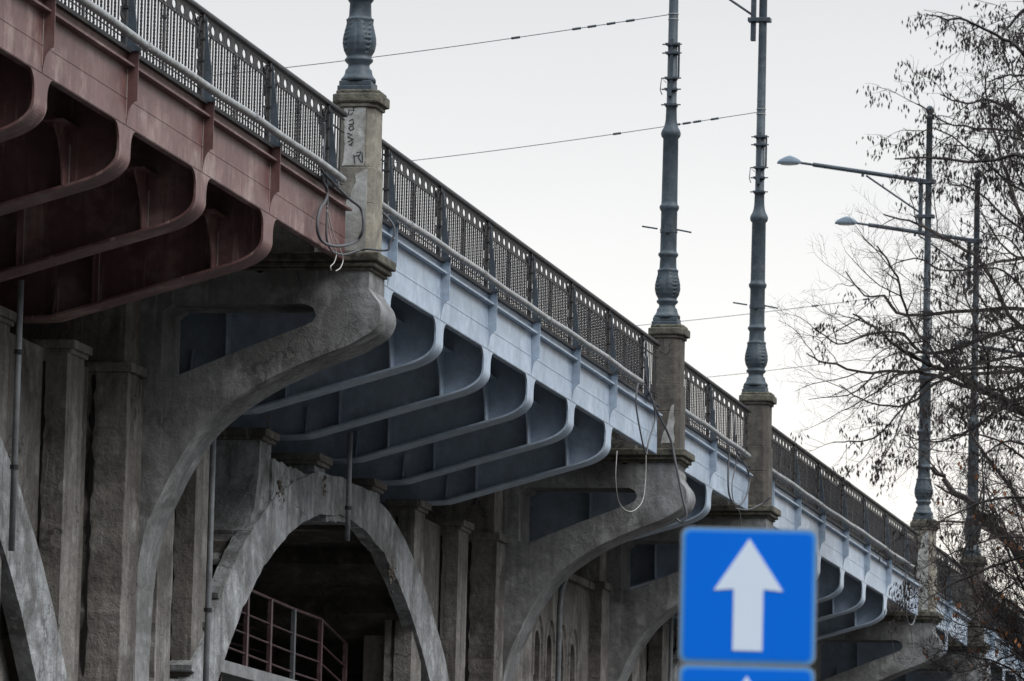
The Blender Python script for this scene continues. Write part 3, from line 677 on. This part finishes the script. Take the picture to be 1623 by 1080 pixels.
# ------------------------------------------------------------------ downpipes
def downpipe(pts, label, r=.045, cl=()):
    t = thing('downpipe', label, 'pipe', pts[-1], 'drain pipes under the deck')
    rel(MB().tube(pts, r, 10), pts[-1]).build('pipe_run', m_down, t, smooth=True)
    for z in cl:
        p = min(pts, key=lambda q: abs(q[2]-z)); a = Vector(pts[0]).lerp(Vector(pts[-1]), (z-pts[0][2])/(pts[-1][2]-pts[0][2]))
        rel(MB().tube([a-Vector((0, 0, .03)), a+Vector((0, 0, .03))], r*1.35, 10), pts[-1]).build('pipe_clip', m_black, t)
downpipe([(-12.6, 2.6, 11.9), (-12.6, 2.6, 8.14)], 'thin drain pipe hanging from the red span at the far left', cl=(9.3, 10.9))
downpipe([(7.45, 2.47, 11.95), (7.45, 2.47, 10.08)], 'short drain pipe ending above the broken arch opening', cl=(10.65,))
p0 = at(338, 700, 1, 3.0); downpipe([(p0[0], 3.0, 11.8), (p0[0], 3.0, 5)], 'long drain pipe beside the pale stepped arch haunch', .05, cl=(8.3,))
q = [at(897, 915, 1, 3.2), at(890, 935, 1, 3.2), at(887, 962, 1, 3.2)]
downpipe([(q[0][0]+.1, 3.2, 11.7)]+q+[(q[2][0], 3.2, 5)], 'bent drain pipe in front of the small arched niches', .06)
downpipe([(43.5, 2.9, 11.8), (43.5, 2.9, 5)], 'thin drain pipe just left of the arrow sign', .05)
# ------------------------------------------------------------------ steel stair railing and landing inside the arch
t = thing('stair_railing', 'maroon steel handrail climbing inside the dark arch', 'railing', (9, 4.6, 8)); o3 = (9, 4.6, 8)
YR = 4.6
tp = [(4.5, 9.42), (7.2, 9.40), (9.0, 9.36), (10.75, 9.32), (12.57, 9.28), (14.73, 9.26), (16.82, 8.97)]
s = MB().tube([(x, YR, z) for x, z in tp], .028, 6); rel(s, o3).build('handrail', m_maroon, t)
for dz in (.45, .80, 1.15):
    s = MB().tube([(x, YR, z-dz) for x, z in tp], .018, 5); rel(s, o3).build('mid_rail', m_maroon, t)
for i, (x, z) in enumerate(tp):
    s = MB().box(x-.06, x+.06, YR-.035, YR+.035, 7.0, z); rel(s, o3).build('post', m_greyrail if i == 4 else m_maroon, t)
t2 = thing('stair_railing', 'dim maroon handrail farther back inside the dark arch', 'railing', (9, 6.3, 8)); o3 = (9, 6.3, 8)
s = MB()
for dz in (0, .4, .8): rel(MB().tube([(4, 6.3, 9.2-dz), (18, 6.3, 9.2-dz)], .022, 5), o3).build('mid_rail', m_maroon, t2)
for x in range(4, 19, 2): rel(MB().box(x-.04, x+.04, 6.27, 6.33, 7, 9.2), o3).build('post', m_maroon, t2)
s = MB().box(2.9, 22, 4.35, 8.0, 7.72, 7.94); tag(s.build('landing_slab', m_slab, bevel=.01), 'pale concrete landing slab at the foot of the maroon handrail', 'slab')
# ------------------------------------------------------------------ loose cables on the pillars
def cable(pts, xp, r, label, mat=None, grp='loose cables hanging at the pillars', yoff=0):
    P = [(lambda q: Vector(q) if q[1] < -.12 else Vector(at(px, py, 1, -.12)))(at(px, py, 0, xp)) for px, py in pts]; out = []
    for i in range(len(P)-1):                      # Catmull-Rom
        a, b, c, d = P[max(i-1, 0)], P[i], P[i+1], P[min(i+2, len(P)-1)]
        for k in range(6):
            u = k/6; out.append(.5*((2*b)+(c-a)*u+(2*a-5*b+4*c-d)*u*u+(3*b-a-3*c+d)*u**3))
    out.append(P[-1]); o = MB().tube(out, r, 7).build('loose_cable', mat or m_cable, smooth=True); tag(o, label, 'cable', grp); return o
cable(Zp([(100, 490), (95, 540), (140, 590), (230, 680), (290, 730), (305, 790), (300, 850), (265, 900), (190, 922), (120, 912), (85, 880), (72, 820), (85, 740), (115, 690), (122, 640), (100, 590), (95, 560)]), PIL[0]-.62, .024, 'thick grey cable looped against the graffiti pillar')
cable(Zp([(108, 300), (110, 380), (105, 480), (118, 580), (124, 700), (118, 860), (135, 930), (160, 955), (210, 965), (280, 945), (330, 938), (400, 945), (432, 938), (440, 905), (462, 860), (455, 815), (420, 770), (402, 755)]), PIL[0]-.68, .017, 'grey cable draped over the cornice round the graffiti pillar')
cable(Zp([(122, 720), (150, 850), (180, 920), (202, 985), (190, 1030), (165, 1048)]), PIL[0]-.74, .009, 'thin pale wire tail dangling over the first cornice', m_cable2)
cable(Zp([(120, 740), (140, 880), (168, 950), (160, 1000), (140, 1025), (142, 1045)]), PIL[0]-.78, .008, 'shorter thin pale wire tail beside the longer one', m_cable2)
b = at(515, 200, 0, PIL[0]-1.2); s = MB().lathe([(0, .03), (.1, .08), (.25, .09), (.38, .12), (.42, .05)], (b[0], b[1], b[2]-.2), 8, lambda z, a: 1+.25*math.sin(3*a+z*9))
tag(s.build('bundled_cloth', m_fin), 'dark blue wrapped bundle tied on the railing left of the graffiti pillar', 'bundle')
cable([(1022, 565), (1025, 610), (1040, 650), (1062, 695), (1072, 740), (1082, 790), (1088, 815), (1080, 828), (1072, 822)], PIL[1]-.70, .024, 'thick dark cable hanging down the face of the second pillar')
cable([(1012, 603), (1008, 640), (1016, 690), (1024, 720), (1028, 700), (1038, 665), (1034, 635), (1022, 610)], PIL[1]-.66, .017, 'brown cable loop left of the second pillar')
cable([(1024, 720), (1023, 760), (1018, 795), (1000, 811), (982, 798), (976, 760), (978, 715)], PIL[1]-.72, .008, 'thin pale cable loop hanging in front of the second pier slot', m_cable2)
cable([(1163, 650), (1164, 690), (1168, 715), (1185, 745), (1187, 770), (1178, 796), (1166, 800), (1156, 785), (1154, 750), (1157, 705)], PIL[2]-.66, .020, 'grey cable loop against the third pillar')
cable([(1166, 690), (1168, 725), (1160, 770), (1164, 800), (1172, 812), (1174, 835), (1172, 860)], PIL[2]-.7, .012, 'thin cable falling behind the top of the arrow sign')
cable([(1166, 806), (1185, 808), (1205, 800), (1222, 788)], PIL[2]-.68, .017, 'cable running along the third pier cornice')
cable([(1436, 905), (1434, 950), (1438, 985), (1446, 990), (1452, 975)], PIL[3]-.7, .022, 'cable loop left of the fourth pillar')
cable([(1412, 1000), (1416, 1030), (1420, 1050), (1440, 1055), (1446, 1030), (1443, 990)], PIL[3]-.7, .010, 'thin cable loop over the fourth pier slot')
# ------------------------------------------------------------------ road signs
def rrect(w, h, r, n=6):
    out = []
    for cx, cy, a0 in ((w/2-r, h/2-r, 0), (-w/2+r, h/2-r, 90), (-w/2+r, -h/2+r, 180), (w/2-r, -h/2+r, 270)):
        out += [(cx+r*math.cos(R_(a0+90*i/n)), cy+r*math.sin(R_(a0+90*i/n))) for i in range(n+1)]
    return out
def sign(center, label):
    t = thing('road_sign', label, 'road sign', center, 'blue arrow signs')
    w, h = .596, .596
    o = [MB().prism(rrect(w+.014, h+.014, .04), 1, 0, .03).build('sign_back', m_alu, t),
         MB().prism(rrect(w, h, .035), 1, -.003, .0).build('sign_border', m_edge, t),
         MB().prism(rrect(w-.03, h-.03, .025), 1, -.006, -.003).build('sign_face', m_blue, t),
         MB().prism([(0, .256), (.155, .022), (.066, .030), (.066, -.245), (-.066, -.245), (-.066, .030), (-.155, .022)], 1, -.009, -.006).build('arrow', m_white, t)]
    t.rotation_euler = (0, 0, R_(-79.0))
    return t
c = far(1186, 945, 25.3); sign(c, 'blue square sign with a white upward arrow, the upper and fully visible one')
c2 = (c[0], c[1], c[2]-.613); sign(c2, 'blue arrow sign below the other, only its top edge in frame')
s = MB().tube([(c[0]+.07, c[1], 0), (c[0]+.07, c[1], c[2]+.2)], .03, 12); tag(s.build('sign_post', m_alu, smooth=True), 'grey metal post behind the two blue arrow signs', 'sign post')
# ------------------------------------------------------------------ bare trees on the right
class Grower:
    def __init__(s, seed, sides=4): s.r = random.Random(seed); s.mb = MB(); s.tips = []; s.sides = sides; s.rmin = .0035
    def limb(s, pts, r0, r1):
        n = len(pts); s.mb.tube(pts, [r0+(r1-r0)*i/(n-1) for i in range(n)], s.sides, False)
    def smooth(s, P, k=5, wob=.02):
        out = []
        for i in range(len(P)-1):
            a, b, c, d = P[max(i-1, 0)], P[i], P[i+1], P[min(i+2, len(P)-1)]
            for j in range(k):
                u = j/k; q = .5*((2*b)+(c-a)*u+(2*a-5*b+4*c-d)*u*u+(3*b-a-3*c+d)*u**3)
                out.append(q+Vector((s.r.uniform(-wob, wob), s.r.uniform(-wob, wob), s.r.uniform(-wob, wob))))
        out.append(P[-1]); return out
    def grow(s, pts, r, ln, level, step, drop=0., spread=.8, up=.25, u0=.1):
        """side shoots along a limb"""
        acc = 0; tot = sum((pts[i+1]-pts[i]).length for i in range(len(pts)-1)); nxt = tot*u0+s.r.uniform(0, step); done = 0
        for i in range(len(pts)-1):
            a, b = pts[i], pts[i+1]; l = (b-a).length
            while nxt <= acc+l and l > 0:
                p = a.lerp(b, (nxt-acc)/l); d = (b-a).normalized(); u = nxt/tot
                rv = Vector((s.r.gauss(0, 1), s.r.gauss(0, 1), s.r.gauss(0, 1))); pv = (rv-d*rv.dot(d)).normalized()
                dr = (d*s.r.uniform(.55, 1.0)+pv*spread*s.r.uniform(.6, 1.2)+Vector((0, 0, up))).normalized()
                L_ = ln*s.r.uniform(.45, 1.15)*(1-.45*u); rr = max(s.rmin, r*s.r.uniform(.30, .45)*(1-.4*u))
                q = [p]; n = 6 if level > 1 else 4
                for k in range(n):
                    dr = (dr+Vector((s.r.gauss(0, .17), s.r.gauss(0, .17), s.r.gauss(0, .14)-drop*.18))).normalized(); q.append(q[-1]+dr*L_/n)
                s.limb(q, rr, rr*.3)
                if level > 1: s.grow(q, rr, ln*.45, level-1, step*.52, drop, spread, up, .15)
                else: s.tips.append((q[-1], q[-2], rr))
                nxt += step*s.r.uniform(.6, 1.4)
            acc += l
def tree(name, label, cat, limbs, trunk, depth, mat, seed, ln, step, levels, r, up=.2, drop=.0, keys=0, leaves=0, keysize=.06, sides=4, maxcl=999, keyok=None):
    G = Grower(seed, sides); base = Vector(trunk[0])
    t = thing(name, label, cat, trunk[0])
    tb = MB(); tv = [Vector(p) for p in trunk]; tp = G.smooth(tv, 4, .04); n = len(tp)
    tb.tube(tp, [trunk[0][0]*0+r*5*(1-.7*i/(n-1)) for i in range(n)], 12); tb.v = [(x+noise.noise(Vector((x*3, y*3, z)))*.04, y, z) for x, y, z in tb.v]
    rel(tb, trunk[0]).build('trunk', mat, t, smooth=True)
    for li, (rad, lp) in enumerate(limbs):
        P = []; dd = depth+G.r.uniform(-2, 2)*.6; dx = 0
        for j, (px, py) in enumerate(lp):
            dx += G.r.uniform(-.5, .5); P.append(Vector(far(px, py, dd+dx)))
        st = min(tp, key=lambda q: (q-P[0]).length)
        if (st-P[0]).length < 9: P = [st, st.lerp(P[0], .5)+Vector((0, 0, .15))]+P
        q = G.smooth(P, 4, rad*.5); G.limb(q, rad*1.15, rad*.25); G.grow(q, rad, ln, levels, step, drop, up=up, u0=.12)
    G.mb.v = [(x-base.x, y-base.y, z-base.z) for x, y, z in G.mb.v]
    G.mb.build('crown', mat, t, fixn=False)
    def bits(count, size, asp, mat_, nm, spread, hang, frac):
        s = MB(); tips = [tt for tt in G.tips if G.r.random() < frac]
        for p, pp, rr in tips:
            if keyok:
                d = RM.T @ (np.array(p)-CP); x, y = CX+F*d[0]/d[2], CY+F*d[1]/d[2]
                if not (-50 < x < 1900): continue
            for k in range(G.r.randint(max(1, count//2), count)):
                c = p.lerp(pp, G.r.uniform(0, 1.3))+Vector((G.r.gauss(0, spread), G.r.gauss(0, spread), -abs(G.r.gauss(0, hang))))
                L_ = size*G.r.uniform(.7, 1.3); w = L_*asp; a = G.r.uniform(0, PI); tilt = Vector((G.r.gauss(0, .25), G.r.gauss(0, .25), -1)).normalized()*L_
                u = Vector((math.cos(a), math.sin(a), 0))*w*.5; v2 = Vector((-math.sin(a), math.cos(a), 0))*w*.35
                kk = len(s.v); s.v += [tuple(c-base), tuple(c+u+tilt*.45-base), tuple(c+tilt-base), tuple(c-u+tilt*.45-base), tuple(c+v2+tilt*.6-base), tuple(c-v2+tilt*.6-base)]
                s.f += [(kk, kk+1, kk+2, kk+3), (kk, kk+4, kk+2, kk+5)]
        if s.v: s.build(nm, mat_, t, fixn=False)
    if keys: bits(keys, keysize, .34, m_seed, 'seed_clusters', .045, .06, .62)
    if leaves: bits(leaves, .07, .6, m_leaf, 'dry_leaves', .03, .03, .012)
    return t
dA = 62
trA = [far(1790, 1640, dA)[:2]+(0,), far(1785, 1300, dA), far(1770, 1000, dA), far(1765, 650, dA), far(1745, 350, dA), far(1735, 60, dA), far(1735, -200, dA)]
limA = [(.030, [(1680, 180), (1623, 85), (1580, 58), (1540, 35), (1500, 30), (1468, 22)]), (.028, [(1700, 60), (1640, 10), (1600, 40), (1585, 70)]),
        (.030, [(1690, 260), (1623, 190), (1570, 160), (1530, 165), (1490, 150)]), (.030, [(1700, 300), (1623, 215), (1560, 205), (1500, 195), (1455, 165)]),
        (.030, [(1700, 330), (1623, 250), (1560, 256), (1480, 252), (1418, 252)]), (.026, [(1680, 330), (1600, 290), (1540, 240), (1480, 205), (1440, 225)]),
        (.026, [(1700, 420), (1640, 380), (1590, 340), (1540, 300), (1500, 290)]), (.026, [(1700, 200), (1640, 130), (1600, 120), (1565, 130)]),
        (.042, [(1720, 740), (1623, 655), (1560, 617), (1500, 590), (1450, 565), (1400, 530), (1352, 498)]),
        (.020, [(1500, 592), (1455, 620), (1420, 660), (1385, 695), (1345, 700), (1318, 702)]), (.016, [(1480, 598), (1440, 640), (1418, 690), (1402, 725)]),
        (.020, [(1572, 618), (1566, 570), (1545, 510), (1520, 440), (1490, 400)]), (.022, [(1700, 560), (1640, 480), (1590, 430), (1550, 425), (1510, 415)]),
        (.024, [(1720, 800), (1640, 790), (1560, 795), (1500, 822), (1450, 850)]), (.024, [(1720, 900), (1640, 880), (1570, 900), (1500, 930), (1460, 960)]),
        (.022, [(1720, 760), (1660, 720), (1600, 700), (1560, 720), (1530, 760)]), (.02, [(1640, 540), (1580, 530), (1530, 520), (1490, 500), (1440, 505)]),
        (.022, [(1690, 120), (1640, 60), (1615, -20)]), (.02, [(1690, 170), (1630, 150), (1590, 90), (1570, 60)]), (.02, [(1700, 440), (1640, 430), (1600, 380), (1560, 370), (1520, 350)]),
        (.02, [(1690, 350), (1640, 320), (1600, 250), (1580, 200)]), (.02, [(1690, 470), (1640, 520), (1590, 560)]), (.02, [(1700, 640), (1650, 600), (1610, 540), (1600, 480)]), (.022, [(1720, 700), (1660, 660), (1610, 640), (1560, 670), (1520, 690)])]
tree('seeded_tree', 'nearer dark tree at the right edge hung with clusters of dry seed keys', 'tree', limA, trA, dA, m_bark, 11, .95, .18, 2, .035, up=.08, drop=.45, keys=17, keyok=True, keysize=.06)
dB = 135
trB = [far(1800, 1190, dB)[:2]+(0,), far(1790, 1140, dB), far(1765, 900, dB), far(1750, 500, dB), far(1740, 200, dB)]
limB = [(.16, [(1700, 1000), (1600, 860), (1540, 800), (1500, 760), (1478, 742)]), (.09, [(1700, 720), (1623, 660), (1540, 610), (1480, 560), (1440, 500), (1420, 440), (1390, 390)]),
        (.08, [(1680, 680), (1600, 640), (1500, 600), (1440, 590), (1380, 590), (1310, 575), (1278, 560)]), (.07, [(1680, 560), (1600, 500), (1560, 420), (1500, 380), (1440, 350), (1400, 340)]),
        (.06, [(1480, 560), (1430, 530), (1380, 530), (1330, 545), (1290, 520)]), (.06, [(1440, 500), (1400, 470), (1370, 470), (1340, 430)]),
        (.07, [(1680, 400), (1620, 340), (1590, 260), (1570, 180), (1560, 120)]), (.07, [(1680, 900), (1620, 800), (1560, 720), (1520, 650), (1500, 640)]),
        (.05, [(1560, 420), (1500, 430), (1450, 410), (1400, 430)]), (.06, [(1700, 800), (1640, 740), (1560, 690), (1500, 700)]), (.06, [(1700, 500), (1650, 420), (1600, 400), (1550, 330)]),
        (.06, [(1700, 960), (1620, 900), (1580, 820), (1540, 860)]), (.06, [(1700, 300), (1640, 260), (1600, 180), (1590, 120)]), (.06, [(1700, 640), (1640, 600), (1600, 540), (1560, 480), (1530, 430)]),
        (.06, [(1500, 600), (1440, 640), (1380, 640), (1330, 610)]), (.05, [(1440, 590), (1390, 620), (1340, 650)]), (.06, [(1600, 640), (1540, 680), (1480, 700), (1430, 690)])]
tree('bare_tree', 'farther bare grey tree with fine twigs behind the lamp posts', 'tree', limB, trB, dB, m_bark2, 5, 2.6, .42, 3, .1, up=.15)
dC = 74
trC = [far(1800, 1690, dC)[:2]+(0,), far(1790, 1500, dC), far(1760, 1250, dC), far(1740, 1080, dC)]
limC = [(.03, [(1700, 1130), (1620, 1040), (1560, 960), (1520, 900), (1490, 850)]), (.03, [(1720, 1060), (1640, 960), (1600, 880), (1570, 800), (1560, 740)]), (.025, [(1680, 1120), (1600, 1060), (1540, 1040), (1490, 1030)]),
        (.025, [(1720, 1000), (1660, 900), (1620, 840), (1600, 760)]), (.02, [(1640, 1060), (1580, 1000), (1520, 990), (1480, 960)]), (.025, [(1720, 900), (1650, 860), (1590, 850), (1530, 870), (1480, 890)]), (.02, [(1700, 1100), (1630, 980), (1570, 940), (1500, 930)]), (.02, [(1720, 1090), (1660, 1060), (1600, 1010), (1560, 1000), (1520, 1040)]), (.02, [(1720, 960), (1670, 920), (1620, 920), (1570, 950), (1530, 980)]),
        (.02, [(1720, 850), (1670, 800), (1620, 790), (1570, 830)]), (.02, [(1700, 1140), (1640, 1100), (1580, 1080), (1540, 1090)]), (.02, [(1700, 1050), (1650, 1000), (1610, 940), (1590, 900)]), (.02, [(1700, 980), (1640, 900), (1590, 840), (1550, 820)]),
        (.02, [(1720, 900), (1660, 830), (1610, 770), (1560, 770)]), (.02, [(1700, 1100), (1640, 1040), (1600, 1040), (1550, 1060), (1500, 1070)])]
tree('twiggy_tree', 'low tangled tree with dark twigs and a few orange leaves at lower right', 'tree', limC, trC, dC, m_bark, 21, 1.15, .155, 3, .03, up=.2, leaves=3)
